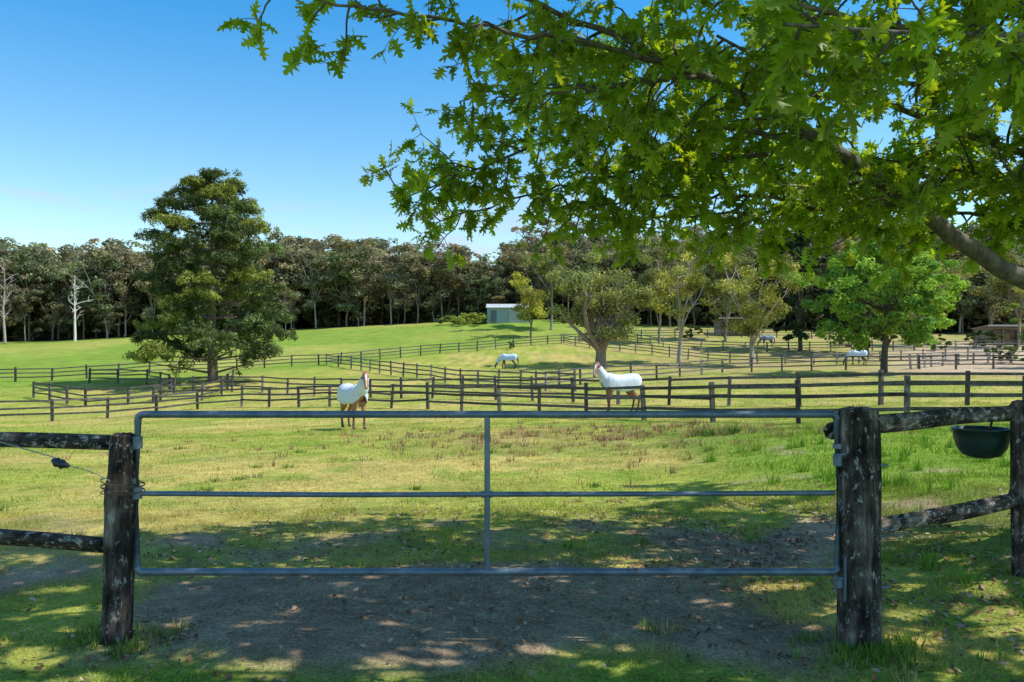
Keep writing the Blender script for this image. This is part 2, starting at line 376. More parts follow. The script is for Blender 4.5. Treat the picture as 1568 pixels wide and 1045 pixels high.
ga=empty('farm_gate'); yg=4.70; xl,xr=-2.205,1.915; zt,zb=1.285,.36
m=MB(); r=.0215
c=.035
loop=[]
for (cx,cz,a0) in ((xr-c,zt-c,90),(xr-c,zb+c,0),(xl+c,zb+c,-90),(xl+c,zt-c,-180)):
    for k in range(6):
        a=math.radians(a0-90*k/5); loop.append((cx+c*math.cos(a),yg,cz+c*math.sin(a)))
loop=loop+[loop[0]]
tube(m,loop,r,14,(1,1,1),0)
m.build('frame',[M_gate],ga); m=MB()
zm=.815
tube(m,smooth_path([(xl+.02,yg,zm+.005),(-1,yg,zm-.004),(-.17,yg,zm)],10),.0155,12); tube(m,smooth_path([(-.12,yg,zm),(.9,yg,zm+.002),(xr-.02,yg,zm+.008)],10),.0155,12)
m.build('middle_rail',[M_gate],ga); m=MB()
tube(m,[(-.146,yg,zb+.015),(-.146,yg,.8),(-.146,yg,zt-.015)],.0175,14)
for z in (zm,):
    tube(m,[(-.178,yg,z),(-.114,yg,z)],.0205,12,cap=True)
m.build('upright_stay',[M_gate],ga); m=MB()
for z in (zm+.01,1.12):
    tube(m,[(xl-.001,yg,z-.035),(xl-.001,yg,z+.035)],.029,14,cap=True)
    tube(m,[(xl,yg,z),(xl-.10,yg+.005,z)],.010,8,cap=True)
for z,l in ((1.02,.07),(zb-.06,.05),(1.1,.03)):
    tube(m,[(xr,yg-.01,z-l/2),(xr,yg-.01,z+l/2)],.028,12,cap=True)
tube(m,[(xr-.03,yg-.03,1.05),(xr+.07,yg-.03,1.055)],.009,8,cap=True)
tube(m,[(xr+.03,yg-.035,.2),(xr+.03,yg-.035,.46)],.011,8,cap=True)
tube(m,[(xr-.01,yg-.03,.33),(xr+.05,yg-.03,.33)],.008,8,cap=True)
for k in range(9):
    P=[(xr+.0+.012*math.cos(t)*(k%2)+.004*k, yg-.04+.012*math.cos(t)*(1-k%2), .78-.035*k*.5+.018*math.sin(t)) for t in np.linspace(0,6.283,11)]
    tube(m,P,.003,5)
for z in (.99,.62,.28): tube(m,[(2.15,4.66,z),(2.195,4.665,z+.004)],.006,8,cap=True)
m.build('hinges_and_latch',[M_gate],ga)

fb=MB(); prof=[(0,-.15),(.07,-.148),(.13,-.125),(.17,-.07),(.19,0),(.192,.06),(.205,.062),(.205,.078),(.185,.078),(.18,0),(.15,-.07),(.1,-.12),(0,-.135)]
seg=40; V=[]; 
for rr,zz in prof:
    for k in range(seg): a=6.2832*k/seg; V.append((rr*math.cos(a),rr*math.sin(a),zz))
i=np.arange(len(prof)*seg).reshape(-1,seg); j=np.roll(i,-1,1)
fb.add(V,np.stack([i[:-1],j[:-1],j[1:],i[1:]],-1).reshape(-1,4),(.008,.035,.035),0,True)
tube(fb,smooth_path([(.14,-.16,.07),(.165,-.19,.16),(.17,-.2,.23)],8),.008,6,(.02,.02,.02))
tube(fb,smooth_path([(-.05,-.19,.07),(-.05,-.22,.16),(-.05,-.24,.23)],8),.008,6,(.02,.02,.02))
fb.build('feed_bucket',[M_plastic],None,(3.56,6.05,1.0))

# ---------------------------------------------------------------- paddock fences
def fence(pts,nr=3,h=1.15,sp=2.7,name='paddock_fence',tone=.05,pw=.13):
    tone=tone*1.35
    P=np.array([(b*d,d) for b,d in pts]); t=np.concatenate([[0],np.cumsum(np.linalg.norm(np.diff(P,axis=0),axis=1))])
    n=max(2,int(t[-1]/sp)); u=np.linspace(0,t[-1],n+1); x=np.interp(u,t,P[:,0]); y=np.interp(u,t,P[:,1]); z=gz(x,y)
    m=MB()
    for k in range(n+1):
        a=rng.normal()*.2; c,s=math.cos(a),math.sin(a); tl=rng.normal()*.03
        R=np.array([[c,-s,tl],[s,c,0],[0,0,1]]); hh=h+.08+rng.normal()*.04
        col=np.array([1.15,1,.88])*tone*rng.uniform(.6,1.5)
        if rng.random()<.25: col=col*1.8
        box(m,(x[k],y[k],z[k]+hh/2-.15),pw,pw,hh+.3,R,col)
    for k in range(n):
        a=np.array([x[k],y[k],z[k]]);b=np.array([x[k+1],y[k+1],z[k+1]])
        for q in range(nr):
            zz=h-.05-q*(h-.1)/nr*1.0
            p=a+[0,0,zz+rng.normal()*.025]; r=b+[0,0,zz+rng.normal()*.025]; d=r-p; L=np.linalg.norm(d); T=d/L
            S=nrm(np.cross(T,[0,0,1.])); U=np.cross(S,T)
            off=-S*(pw/2+.022)*(1 if S[1]>0 else -1)
            box(m,(p+r)/2+off,L-.006,.04,.10,np.stack([T,S,U],1),np.array([1.12,1,.9])*tone*rng.uniform(.7,1.8))
    return m.build(name,[M_fence])
fence([(.80,20),(.643,20.6),(.497,21.4),(.333,23),(.195,26),(.079,29.5),(-.025,34),(-.107,38),(-.233,44),(-.34,49),(-.397,49),(-.462,46),(-.56,43),(-.643,42),(-.85,42)])
fence([(.80,27),(.497,28.5),(.333,30.5),(.195,34),(.079,38),(-.025,42.5),(-.107,47),(-.233,53),(-.33,58),(-.40,58)],tone=.065)
fence([(-.60,58),(-.53,52),(-.45,53),(-.42,58),(-.45,64),(-.53,66)])
fence([(-.45,53),(-.37,54),(-.35,62)])
fence([(-.85,66),(-.643,68),(-.561,70),(-.479,74),(-.397,78),(-.3,82),(-.233,84),(-.163,90),(-.05,98),(.062,106),(.128,112),(.267,118),(.42,120)])
fence([(-.233,84),(-.196,79),(-.163,72),(-.107,64),(-.052,57),(.03,50),(.079,47)],tone=.09)
fence([(.03,50),(.1,56),(.177,60),(.267,66),(.382,68),(.5,66),(.70,64)],tone=.07)
fence([(.062,106),(.128,98),(.2,90),(.267,84),(.382,80),(.5,84),(.6,86)],tone=.11)
fence([(.128,112),(.2,101),(.3,96),(.45,98),(.66,100)],tone=.10)
fence([(.50,66),(.53,74),(.60,80),(.72,82)],tone=.13)

# ---------------------------------------------------------------- shed
def shed():
    e=empty('farm_shed'); x0,x1,y0,y1=-4.0,2.9,129,136; z0=G(-.5,130)-.2; h=2.5
    teal=(.30,.40,.37)
    m=MB(); nrib=34
    xsn=np.linspace(x0,x1,nrib*2+1); 
    for (ya) in (y0,y1):
        V=[];F=[]
        for k,xx in enumerate(xsn):
            o=.03*(k%2)*(-1 if ya==y0 else 1); V+= [(xx,ya+o,z0-.5),(xx,ya+o,z0+h)]
        for k in range(len(xsn)-1): F.append([2*k,2*k+2,2*k+3,2*k+1])
        m.add(V,F,teal)
    ysn=np.linspace(y0,y1,60)
    for xa in (x0,x1):
        V=[];F=[]
        for k,yy in enumerate(ysn):
            top=h+.75*(1-abs((yy-(y0+y1)/2)/((y1-y0)/2))); o=.03*(k%2)*(-1 if xa==x0 else 1)
            V+=[(xa+o,yy,z0-.5),(xa+o,yy,z0+top-.1)]
        for k in range(len(ysn)-1): F.append([2*k,2*k+2,2*k+3,2*k+1])
        m.add(V,F,teal)
    m.build('walls',[M_paint],e); m=MB()
    ym=(y0+y1)/2
    for s in (-1,1):
        V=[];F=[];xr_=np.linspace(x0-.25,x1+.25,70)
        for k,xx in enumerate(xr_):
            o=.04*(k%2); V+=[(xx,ym+s*3.85,z0+h-.06+o),(xx,ym,z0+h+.76+o)]
        for k in range(69): F.append([2*k,2*k+2,2*k+3,2*k+1])
        m.add(V,F,(.52,.56,.55))
    m.build('roof',[M_paint],e); m=MB()
    box(m,(x0+1.0,y0-.07,z0+1.0),.9,.05,2.0,col=(.12,.17,.16)); box(m,(x1-2.1,y0-.07,z0+1.15),2.6,.05,2.3,col=(.44,.46,.41))
    for k in range(7): box(m,(x1-2.1,y0-.105,z0+.2+k*.33),2.58,.02,.03,col=(.2,.24,.22))
    box(m,((x0+x1)/2,y0-.14,z0+h-.02),x1-x0+.5,.12,.12,col=(.6,.62,.6))
    m.build('doors_and_gutter',[M_paint],e)
shed()
def shelter(cx,cy,wd_,dp,h,name='horse_shelter',roofc=(.45,.45,.43),wall=(.30,.25,.20)):
    e=empty(name,(cx,cy,G(cx,cy))); m=MB()
    for sx_ in np.linspace(-wd_/2,wd_/2,4):
        box(m,(sx_,-dp/2,h/2-.2),.15,.15,h+.4,col=(.2,.16,.13)); box(m,(sx_,dp/2,h/2-.35),.15,.15,h+.1,col=(.2,.16,.13))
    m.build('posts',[M_fence],e); m=MB()
    for k in range(8): box(m,(0,dp/2+.1,.15+k*.27),wd_,.04,.25,col=np.array(wall)*rng.uniform(.7,1.3))
    for s in (-1,1):
        for k in range(8): box(m,(s*(wd_/2+.1),0,.15+k*.27),.04,dp,.25,col=np.array(wall)*rng.uniform(.7,1.3))
    m.build('plank_walls',[M_fence],e); m=MB(); V=[];F=[]; xq=np.linspace(-wd_/2-.4,wd_/2+.4,60)
    for k,xx in enumerate(xq): o=.03*(k%2); V+=[(xx,-dp/2-.5,h+.25+o),(xx,dp/2+.4,h-.15+o)]
    for k in range(59): F.append([2*k,2*k+2,2*k+3,2*k+1])
    m.add(V,F,roofc); box(m,(0,-dp/2-.53,h+.2),wd_+.8,.05,.2,col=(.4,.4,.38)); m.build('skillion_roof',[M_paint],e)
shelter(69,112,6,3.5,2.4); shelter(34,122,5,3.5,2.3,roofc=(.40,.27,.21)); shelter(78,118,6,3.5,2.4)

# ---------------------------------------------------------------- trees
def limb(start,d,L,n=7,wob=.12,up=.0):
    P=[np.array(start,float)]; d=nrm(np.array(d,float)); s=L/(n-1)
    for k in range(n-1):
        d=nrm(d+rng.normal(size=3)*wob+np.array([0,0,up])); P.append(P[-1]+d*s)
    return np.array(P),d
def gum(mb,H,crown_w,base_frac=.42,ncl=34,per=85,size=.42,cols=((.1,.085,.035),),barkc=(.16,.12,.09),tr=.22,leaf_r=(.8,1.5),lean=0.,nl=6,low=0.):
    P,d=limb((0,0,-.4),(lean,0,1),H*base_frac+.4,8,.05,.1); tube(mb,P,np.linspace(tr,tr*.7,8)*np.array([1.35]+[1]*7),8,barkc,0)
    tips=[]; top=P[-1]
    for k in range(nl):
        a=6.283*k/nl+rng.normal()*.3; o=rng.uniform(.15,.8)*crown_w/(H*.5)
        st=P[rng.integers(4,8)] if k else top
        L=H*(1-base_frac)*rng.uniform(.5,.98)
        Q,dd=limb(st,(math.cos(a)*o,math.sin(a)*o,1),L,8,.16,.06); tube(mb,Q,np.linspace(tr*.5,tr*.1,8),6,barkc,0)
        tips.append(Q[-1])
        for j in range(4):
            q=Q[rng.integers(1,7)]; a2=rng.random()*6.283
            S,_=limb(q,(math.cos(a2),math.sin(a2),.5),crown_w*rng.uniform(.35,.8),5,.2,.05); tube(mb,S,np.linspace(tr*.2,tr*.05,5),4,barkc,0)
            tips.append(S[-1]); tips.append(S[3])
    tips=np.array(tips); idx=rng.integers(0,len(tips),ncl); ct=tips[idx]+rng.normal(size=(ncl,3))*.35*np.array([1,1,.6])
    if low>0:
        nl_=int(ncl*low); a=rng.random(nl_)*6.283; rr=crown_w*.8*rng.random(nl_)**.5
        ct[:nl_]=np.stack([np.cos(a)*rr,np.sin(a)*rr,H*rng.uniform(.12,.5,nl_)],1)
    cols=np.array(cols); cc=cols[rng.integers(0,len(cols),ncl)]*(.6+.8*rng.random((ncl,1)))
    leafquads(mb,ct,rng.uniform(*leaf_r,ncl),per,size,cc,1,.65,.5,.6,.35)
fo=empty('eucalyptus_forest')
pal_sets=[((.27,.25,.15),(.23,.23,.13),(.32,.27,.16)),((.20,.24,.14),(.25,.27,.15),(.17,.20,.12)),((.34,.26,.16),(.26,.23,.14),(.20,.20,.12)),
          ((.22,.26,.13),(.29,.31,.15),(.18,.21,.12)),((.22,.235,.15),(.27,.26,.17),(.31,.29,.19)),((.17,.21,.13),(.22,.26,.13),(.28,.28,.15)),((.32,.25,.16),(.24,.22,.14),(.19,.20,.12))]
vars_=[]
for k in range(11):
    mb=MB(); gum(mb,18,rng.uniform(3.4,5.0),rng.uniform(.20,.36),rng.integers(54,68),54,.56,pal_sets[k%7],[(.28,.23,.19),(.46,.41,.36),(.2,.16,.13)][k%3],.15,(.75,1.5),nl=7,low=[0,.12,.05][k%3])
    vars_.append(mb.mesh('eucalypt_variant',[M_barkfar,M_leaf]))
bush=[]
for k in range(3):
    mb=MB(); ct=rng.normal(size=(22,3))*np.array([1.5,1.5,1.0])+[0,0,2.0]
    leafquads(mb,ct,rng.uniform(.6,1.2,22),45,.5,np.array([.13,.145,.075])*(.6+.8*rng.random((22,1))),1); bush.append(mb.mesh('understory_variant',[M_barkfar,M_leaf]))
EB=[-.9,-.643,-.52,-.44,-.37,-.27,-.2,-.15,-.11,-.06,-.028,-.008,.013,.054,.136,.26,.38,.5,.64,.9]
EV=[.158,.159,.151,.156,.162,.170,.168,.150,.157,.150,.124,.118,.170,.178,.170,.174,.180,.186,.180,.17]
cnt=0
for d0,sc_ in ((150,.62),(154,1),(160,1),(167,1),(176,1),(187,1),(200,1)):
    b=-.85
    while b<.88:
        d=d0+rng.uniform(-3,3); 
        if b>.12: d=d0-14+rng.uniform(-3,3)
        x=b*d; z=G(x,d); top=1.65+np.interp(b,EB,EV)*d
        H=(top-z)*(rng.uniform(.35,.75) if sc_<1 else rng.uniform(.80,1.05))
        if H>3:
            o=bpy.data.objects.new('eucalypt',vars_[rng.integers(0,11)]); s=H/19.
            o.location=(x,d,z); w=max(s,.55)*rng.uniform(.95,1.4); o.scale=(w,w,s); o.rotation_euler=(0,0,rng.random()*6.28); link(o,fo); cnt+=1
        if d0>158 and d0<190:
            x2=x+rng.normal()*2; o=bpy.data.objects.new('understory',bush[rng.integers(0,3)]); o.location=(x2,d+1,G(x2,d+1)); s=rng.uniform(.7,1.9); o.scale=(s,s,s); o.rotation_euler=(0,0,rng.random()*6.28); link(o,fo)
        b+=(rng.uniform(3.0,6.0) if sc_==1 else rng.uniform(5,16))/d0
print('forest trees',cnt)

def tree_obj(name,x,y,fn,rot=0):
    e=empty(name,(x,y,G(x,y))); mb=MB(); fn(mb); o=mb.build('trunk_and_crown',[M_bark,M_leaf],e); o.rotation_euler=(0,0,rot); return e
yel=((.40,.40,.09),(.28,.30,.09),(.22,.25,.09),(.48,.45,.10))
oli=((.27,.29,.11),(.20,.23,.10),(.36,.36,.11))
tree_obj('gum_tree',8.9,80,lambda m:gum(m,13.2,6.2,.2,130,150,.25,oli,(.26,.20,.16),.62,(.7,1.3),.05,11))
tree_obj('gum_tree',17.6,84,lambda m:gum(m,12,3.6,.33,50,150,.25,yel,(.42,.36,.30),.26,(.65,1.15),-.1,7),1)
tree_obj('gum_tree',24.1,80,lambda m:gum(m,13,4.3,.26,78,150,.25,yel,(.42,.36,.30),.28,(.65,1.2),0,9),2)
tree_obj('gum_tree',2.6,112,lambda m:gum(m,9.5,2.8,.3,50,120,.28,((.44,.43,.08),(.32,.32,.08)),(.15,.12,.1),.15,(.6,1.1)),3)
tree_obj('gum_tree',6.0,122,lambda m:gum(m,17,3.8,.3,60,120,.34,oli,(.3,.25,.2),.2,(.8,1.5)),4)
tree_obj('gum_tree',20,108,lambda m:gum(m,16,4.6,.25,70,120,.34,oli,(.3,.25,.2),.2,(.8,1.5)),5)
tree_obj('gum_tree',30,112,lambda m:gum(m,17,4.8,.25,70,120,.34,oli,(.3,.25,.2),.2,(.8,1.5)),6)
tree_obj('gum_tree',55,108,lambda m:gum(m,18,5,.25,80,120,.34,oli,(.3,.25,.2),.2,(.8,1.5)),6)
tree_obj('gum_tree',66,104,lambda m:gum(m,15,5,.25,70,120,.34,oli,(.3,.25,.2),.2,(.8,1.5)),2)

def round_tree(m,H,R,nc,per,size,cols,z0=.16,tr=.3,barkc=(.1,.08,.06)):
    P,d=limb((0,0,-.4),(0,0,1),H*.75,9,.04,.2); tube(m,P,np.linspace(tr,tr*.25,9),8,barkc,0)
    u=ru(nc); r=.35+.65*rng.random(nc)**.5
    c=u*r[:,None]*np.array([R,R,H*(1-z0)/2]); c[:,2]+=H*(z0+(1-z0)/2)
    lob=1+.16*np.sin(np.arctan2(u[:,1],u[:,0])*5+1)+.12*np.sin(u[:,2]*7); c[:,:2]*=lob[:,None]*(1-.25*np.clip(u[:,2],0,1))[:,None]
    for k in range(0,nc,7):
        S=smooth_path([P[rng.integers(2,8)],(P[5]+c[k])/2+rng.normal(size=3)*.2,c[k]],6); tube(m,S,np.linspace(tr*.3,.02,6),5,barkc,0)
    cols=np.array(cols); cc=cols[rng.integers(0,len(cols),nc)]*(.8+.4*rng.random((nc,1)))
    leafquads(m,c,rng.uniform(.45,.95,nc)*R/6,per,size,cc,1,.6,.6,.7,.3)
tree_obj('maple_tree',28,60,lambda m:round_tree(m,10.9,5.8,250,120,.26,((.21,.36,.065),(.30,.46,.07),(.15,.28,.06))))
tree_obj('broadleaf_tree',47,66,lambda m:round_tree(m,7.5,4.5,140,90,.27,((.26,.36,.06),(.19,.30,.06))))
tree_obj('cypress_tree',35.5,98,lambda m:round_tree(m,17,5.2,250,90,.36,((.05,.08,.04),(.07,.10,.045)),.05))
tree_obj('cypress_tree',41,92,lambda m:round_tree(m,14,4.6,190,90,.36,((.05,.075,.035),(.065,.09,.045)),.05))
tree_obj('shrub',-6.2,131,lambda m:round_tree(m,1.7,4.2,50,60,.3,((.34,.37,.07),(.26,.32,.07)),.0,.08))
tree_obj('shrub',-10,134,lambda m:round_tree(m,1.5,3,40,60,.3,((.15,.19,.06),(.26,.30,.07)),.0,.08))
tree_obj('shrub',-.2,100,lambda m:round_tree(m,1.3,.5,14,60,.2,((.04,.06,.03),),.0,.05))
for (x,y,h,r) in ((50,80,2.2,2),(57,78,1.8,1.6),(44,104,3,2.5),(26,116,2.2,2),(12,128,2.4,2.5),(61,104,2.6,2.5),(52,98,2.2,2)):
    tree_obj('shrub',x,y,lambda m:round_tree(m,h,r,30,60,.28,((.16,.22,.06),(.10,.15,.05)),.0,.08))

def pine(m):
    H=17.0; bark=(.16,.12,.095)
    P,d=limb((0,0,-.4),(0,0,1),H*.98,16,.03,.3); tube(m,P,np.linspace(.42,.06,16),10,bark,0)
    C=[];Rr=[];cc=[]
    prof_z=[1.5,3.2,5,6.5,8,10,12,13.5,15,16.5]; prof_r=[5.9,6.9,5.8,5.8,5.5,5.0,5.5,5.2,4.5,2.5]
    a=1.0; npad=70
    for k in range(npad):
        z=2.0+14.6*(k/(npad-1))**1.05; a+=2.399+rng.normal()*.25
        R=np.interp(z,prof_z,prof_r)*rng.uniform(.80,1.12); pr=min(1.85,.27*R+.35)*rng.uniform(.75,1.2); cr=max(R-pr*.9,.2)
        st=P[int(np.argmin(abs(P[:,2]-(z-.22*cr))))]; pc=np.array([math.cos(a)*cr,math.sin(a)*cr,z])+np.array([st[0],st[1],0])
        B=smooth_path([st,(st+pc)/2+[0,0,-.2],pc-[0,0,pr*.2]],8); tube(m,B,np.linspace(.11,.03,8),5,bark,0)
        tone=rng.choice([.6,.85,1.05,1.35]); base=np.array([.13,.175,.065])*tone
        if tone>=1 and rng.random()<.7: base=base+np.array([.10,.085,-.005])
        u=ru(26); u[:,2]=np.abs(u[:,2])*.9-.25; r=(.45+.55*rng.random(26))
        cs=pc+u*r[:,None]*pr*np.array([1,1,.62])
        for q in cs:
            C.append(q); Rr.append(rng.uniform(.28,.5)); cc.append(base*rng.uniform(.75,1.3))
        for j in range(4):
            C.append(B[rng.integers(3,7)]+rng.normal(size=3)*.35); Rr.append(.5); cc.append(base*.8)
    for j in range(14): C.append(P[-1]+rng.normal(size=3)*np.array([.7,.7,.4])); Rr.append(.4); cc.append(np.array([.14,.18,.05]))
    C=np.array(C);print('pine clumps',len(C))
    leafquads(m,C,np.array(Rr),46,.34,np.array(cc),1,.85,.24,.6,.35)
e=empty('pine_tree',(-24.4,65,G(-24.4,65))); mb=MB(); pine(mb); mb.build('trunk_and_crown',[M_bark,M_needle],e)

def dead(m,H,col=(.6,.56,.52)):
    P,d=limb((0,0,-.3),(0,0,1),H,10,.06,.2); tube(m,P,np.linspace(.26,.04,10),7,col,0)
    for k in range(13):
        q=rng.integers(3,9); a=rng.random()*6.283; L=H*rng.uniform(.14,.32)*(1.2-.07*q)
        S,_=limb(P[q],(math.cos(a),math.sin(a),.75),L,7,.28,.1); tube(m,S,np.linspace(.1,.03,7),5,col,0)
        for j in range(3):
            a=rng.random()*6.283; T,_=limb(S[rng.integers(2,6)],(math.cos(a),math.sin(a),.6),L*.45,5,.3,.1); tube(m,T,np.linspace(.045,.02,5),4,col,0)
tree_obj('dead_tree',-78.5,143,lambda m:dead(m,12.5)); tree_obj('dead_tree',-91,143,lambda m:dead(m,15,(.36,.3,.27)),1)

# ---------------------------------------------------------------- oak overhead
oak=empty('oak_tree',(0,0,0))
ob=MB(); ol=MB()
half=[(0,0),(.05,.15),(.26,.08),(.1,.36),(.42,.42),(.1,.55),(.34,.78),(.09,.74),(.13,.9),(0,1)]
pts=half+[(-x,y) for x,y in half[-2:0:-1]]
LT=np.array([(0,.5,0)]+[(x,y,-.28*abs(x)-.22*(y-.5)**2) for x,y in pts]); npt=len(pts)
LF=np.array([[0,1+k,1+(k+1)%npt] for k in range(npt)])
store={0:[[],[],[],[],[]],1:[[],[],[],[],[]]}
bk=np.array([.14,.12,.10])
def twig_leaves(S,L,tone,kind,sz):
    nl=rng.integers(6,11) if kind==0 else rng.integers(6,10)
    P_,D_,N_,S2,C_=store[kind]
    for k in range(nl):
        t=rng.uniform(.2,1); i=min(int(t*(len(S)-1)),len(S)-2); p=S[i]+(S[i+1]-S[i])*rng.random()
        d=(S[-1]-S[0])*.8/L+rng.normal(size=3)*.7+np.array([0,0,-.35])
        P_.append(p); D_.append(d); N_.append(np.array([0,0,1.])+rng.normal(size=3)*.6); S2.append(rng.uniform(.085,.15)*sz); C_.append(tone*rng.uniform(.75,1.25))
def spray(P,R0,R1,t0=.15,gap=.2,sl=(.5,1.2),droop=-.05,n=26,dens=1.,kind=0,sz=1.):
    Q=smooth_path(P,n); Q[1:-1]+=rng.normal(size=(n-2,3))*.012; tube(ob,Q,np.linspace(R0,R1,n),9,bk,0)
    seg=np.linalg.norm(np.diff(Q,axis=0),axis=1); tl=seg.sum(); s=tl*t0
    cum=np.concatenate([[0],np.cumsum(seg)])
    while s<tl:
        p=np.array([np.interp(s,cum,Q[:,k]) for k in range(3)]); i=min(np.searchsorted(cum,s),n-1); T=nrm(Q[i]-Q[i-1])
        side=nrm(np.cross(T,rng.normal(size=3))); L=rng.uniform(*sl)*(1-.35*s/tl)
        S,_=limb(p,T*.55+side*.9+np.array([0,0,.1]),L,8,.16,droop); tube(ob,S,np.linspace(min(R0*.35,.014),.0035,8),5,bk*.8,0)
        tone=rng.uniform(.75,1.25); nt=int(L/.095*dens)
        for j in range(nt):
            t=rng.uniform(.2,1); k=min(int(t*7),6); q=S[k]+(S[k+1]-S[k])*rng.random(); TT=nrm(S[k+1]-S[k])
            l=rng.uniform(.12,.32); W,_=limb(q,TT*.6+nrm(rng.normal(size=3))*.8,l,4,.15,-.05)
            if kind==0: tube(ob,W,np.linspace(.0035,.0016,4),3,bk*.8,0)
            twig_leaves(W,l,tone,kind,sz)
        s+=gap*rng.uniform(.6,1.4)
    return Q
trunk=smooth_path([(7.3,6.6,-.4),(7.1,6.5,.7),(6.8,6.4,1.4),(6.9,6.2,3),(7.1,6,4.6),(7,6,6.5),(6.9,5.9,8)],20); tube(ob,trunk,np.interp(np.arange(20),[0,2,8,19],[.5,.36,.3,.1]),16,bk,0)
B1=[(6.75,6.4,1.35),(5.4,6.3,1.62),(3.98,6.2,2.23),(3.48,6.1,2.44),(2.98,6,2.80),(2.17,5.8,3.25),(1.27,5.6,3.66),(.61,5.5,3.9),(-.02,5.4,4.1)]
spray(B1,.115,.012,.47,.15,(.5,1.0),n=34)
spray([(2.17,5.8,3.2),(1.6,6.2,3.43),(.88,6.5,3.5),(.26,6.8,3.45),(-.48,7,3.2),(-1.0,7.1,3.0)],.025,.006,.1,.09,(.35,.85),sz=1.05)
spray([(2.0,6.2,3.2),(1.3,6.8,3.25),(.5,7.1,3.15),(-.2,7.3,3.0),(-.8,7.3,2.82)],.02,.005,.1,.10,(.35,.7),sz=1.05)
spray([(2.98,6,2.76),(2.56,6.3,2.84),(1.98,6.6,2.95),(1.2,6.8,3.0),(.5,7,2.9)],.022,.006,.1,.09,(.3,.6))
spray([(2.98,6,2.8),(2.3,7.0,2.9),(1.5,7.4,2.92),(.8,7.6,2.9)],.02,.006,.1,.10,(.3,.6))
spray([(1.27,5.6,3.62),(.68,5.1,3.6),(.14,4.9,3.62),(-.41,4.8,3.66),(-.86,4.7,3.70),(-1.4,4.6,3.76)],.022,.006,.1,.13,(.35,.65))
spray([(1.27,5.6,3.62),(.9,6.2,3.75),(.2,6.6,3.88),(-.45,6.8,3.8)],.022,.006,.1,.17,(.35,.7))
spray([(1.3,5.6,3.6),(.75,5.3,3.45),(.3,5.2,3.35),(-.05,5.2,3.3)],.02,.006,.1,.15,(.3,.6))
spray([(6.85,6.3,3),(4.18,6.5,3.25),(3.28,6.5,3.6),(2.48,6.5,3.9),(1.68,6.5,4.25)],.05,.012,.3,.10,(.5,1.0))
spray([(6.9,6,3.3),(3.6,5,3.5),(2.4,4.8,3.62),(1.5,4.6,3.7),(.9,4.5,3.8)],.045,.01,.35,.12,(.4,.8),sz=1.1)
spray([(7,5.8,3.3),(4.6,4.4,3.2),(3.2,3.8,3.15),(2.0,3.6,3.12),(1.2,3.5,3.1)],.03,.008,.4,.12,(.3,.55),sz=1.15)
spray([(7,6.2,3),(5.2,7.8,3.25),(4.0,8.0,3.5),(2.8,8.1,3.7),(1.8,8.1,3.7),(1.0,8.1,3.6)],.045,.010,.25,.12,(.4,.9),sz=1.12)
spray([(6.85,6.4,2.2),(5.4,7,2.9),(4.4,7.5,3.2),(3.7,7.6,3.4),(2.6,7.8,3.5)],.045,.01,.2,.12,(.4,.8),sz=1.1)
spray([(7,6,4),(4.8,7.2,4.2),(3.2,7.5,4.4),(1.6,7.6,4.5),(.3,7.6,4.5)],.06,.012,.15,.17,(.5,1.0),sz=1.15)
spray([(7,6,3.5),(4.2,5.5,3.9),(3,5.4,4.1),(2,5.3,4.3)],.05,.012,.2,.14,(.5,1.0),sz=1.1)
spray([(6.8,6.3,2.5),(5,7.5,2.9),(4.0,7.4,2.95),(3.2,7.3,3.05),(2.4,7.2,3.2)],.03,.008,.3,.11,(.35,.7),sz=1.1)
spray([(6.9,6.2,4.0),(4.8,6.9,3.9),(3.7,7.0,4.0),(2.7,7,4.1),(1.7,7,4.2)],.04,.01,.25,.16,(.4,.9),sz=1.1)
spray([(6.9,6.3,2.9),(5.0,6.9,3.05),(4.0,6.9,3.2),(3.1,6.9,3.35)],.03,.008,.3,.13,(.4,.8),sz=1.1)
# upper crown, above the view
for P in ([(7,6,5),(4,5,6),(1,5,6.2),(-1.8,5.5,6.0)],[(7,6,5),(4,3,5.6),(1,2.6,5.6),(-1.5,2.8,5.4)],
          [(7,6,5),(4.5,4,5),(2.5,3.6,5.1),(.2,3.7,5.2)],[(7,6,6),(5,6.5,7),(2.5,6.5,7.3),(.5,6.5,7.2)],[(7,6,4.5),(6.5,3,5),(4,1,5.4),(1.5,.5,5.2)],
          [(7,6,6.5),(8,8,7.5),(8,10,8)],[(7,6,5.5),(9,4,6.5),(11,3,7)],[(2,5.2,6.1),(.2,4.2,5.5),(-1.5,4,5.3),(-2.4,3.9,5.2)],
          [(7,6,5),(5.5,2,5.2),(3.5,1.8,5.4),(1,1.5,5.5)],[(4,5,6),(2,6,6.3),(-.5,6.6,6.4),(-2.2,6.8,6.3)],[(7,6,5.2),(5.5,4.6,5.6),(3,4.4,5.8),(.5,4.6,5.8)],
          [(1,5,6.1),(-1.2,4.6,5.9),(-3,4.5,5.6)],[(7,6,5.4),(6,4,5.4),(4.5,3,5.4),(2.8,2.6,5.5)],[(4,4.4,5.7),(2.6,5.2,5.4),(1,5.4,5.5),(-.6,5.2,5.4)]):
    spray(P,.06,.012,.2,.15,(.8,1.5),n=22,dens=.7,kind=1,sz=1.4)
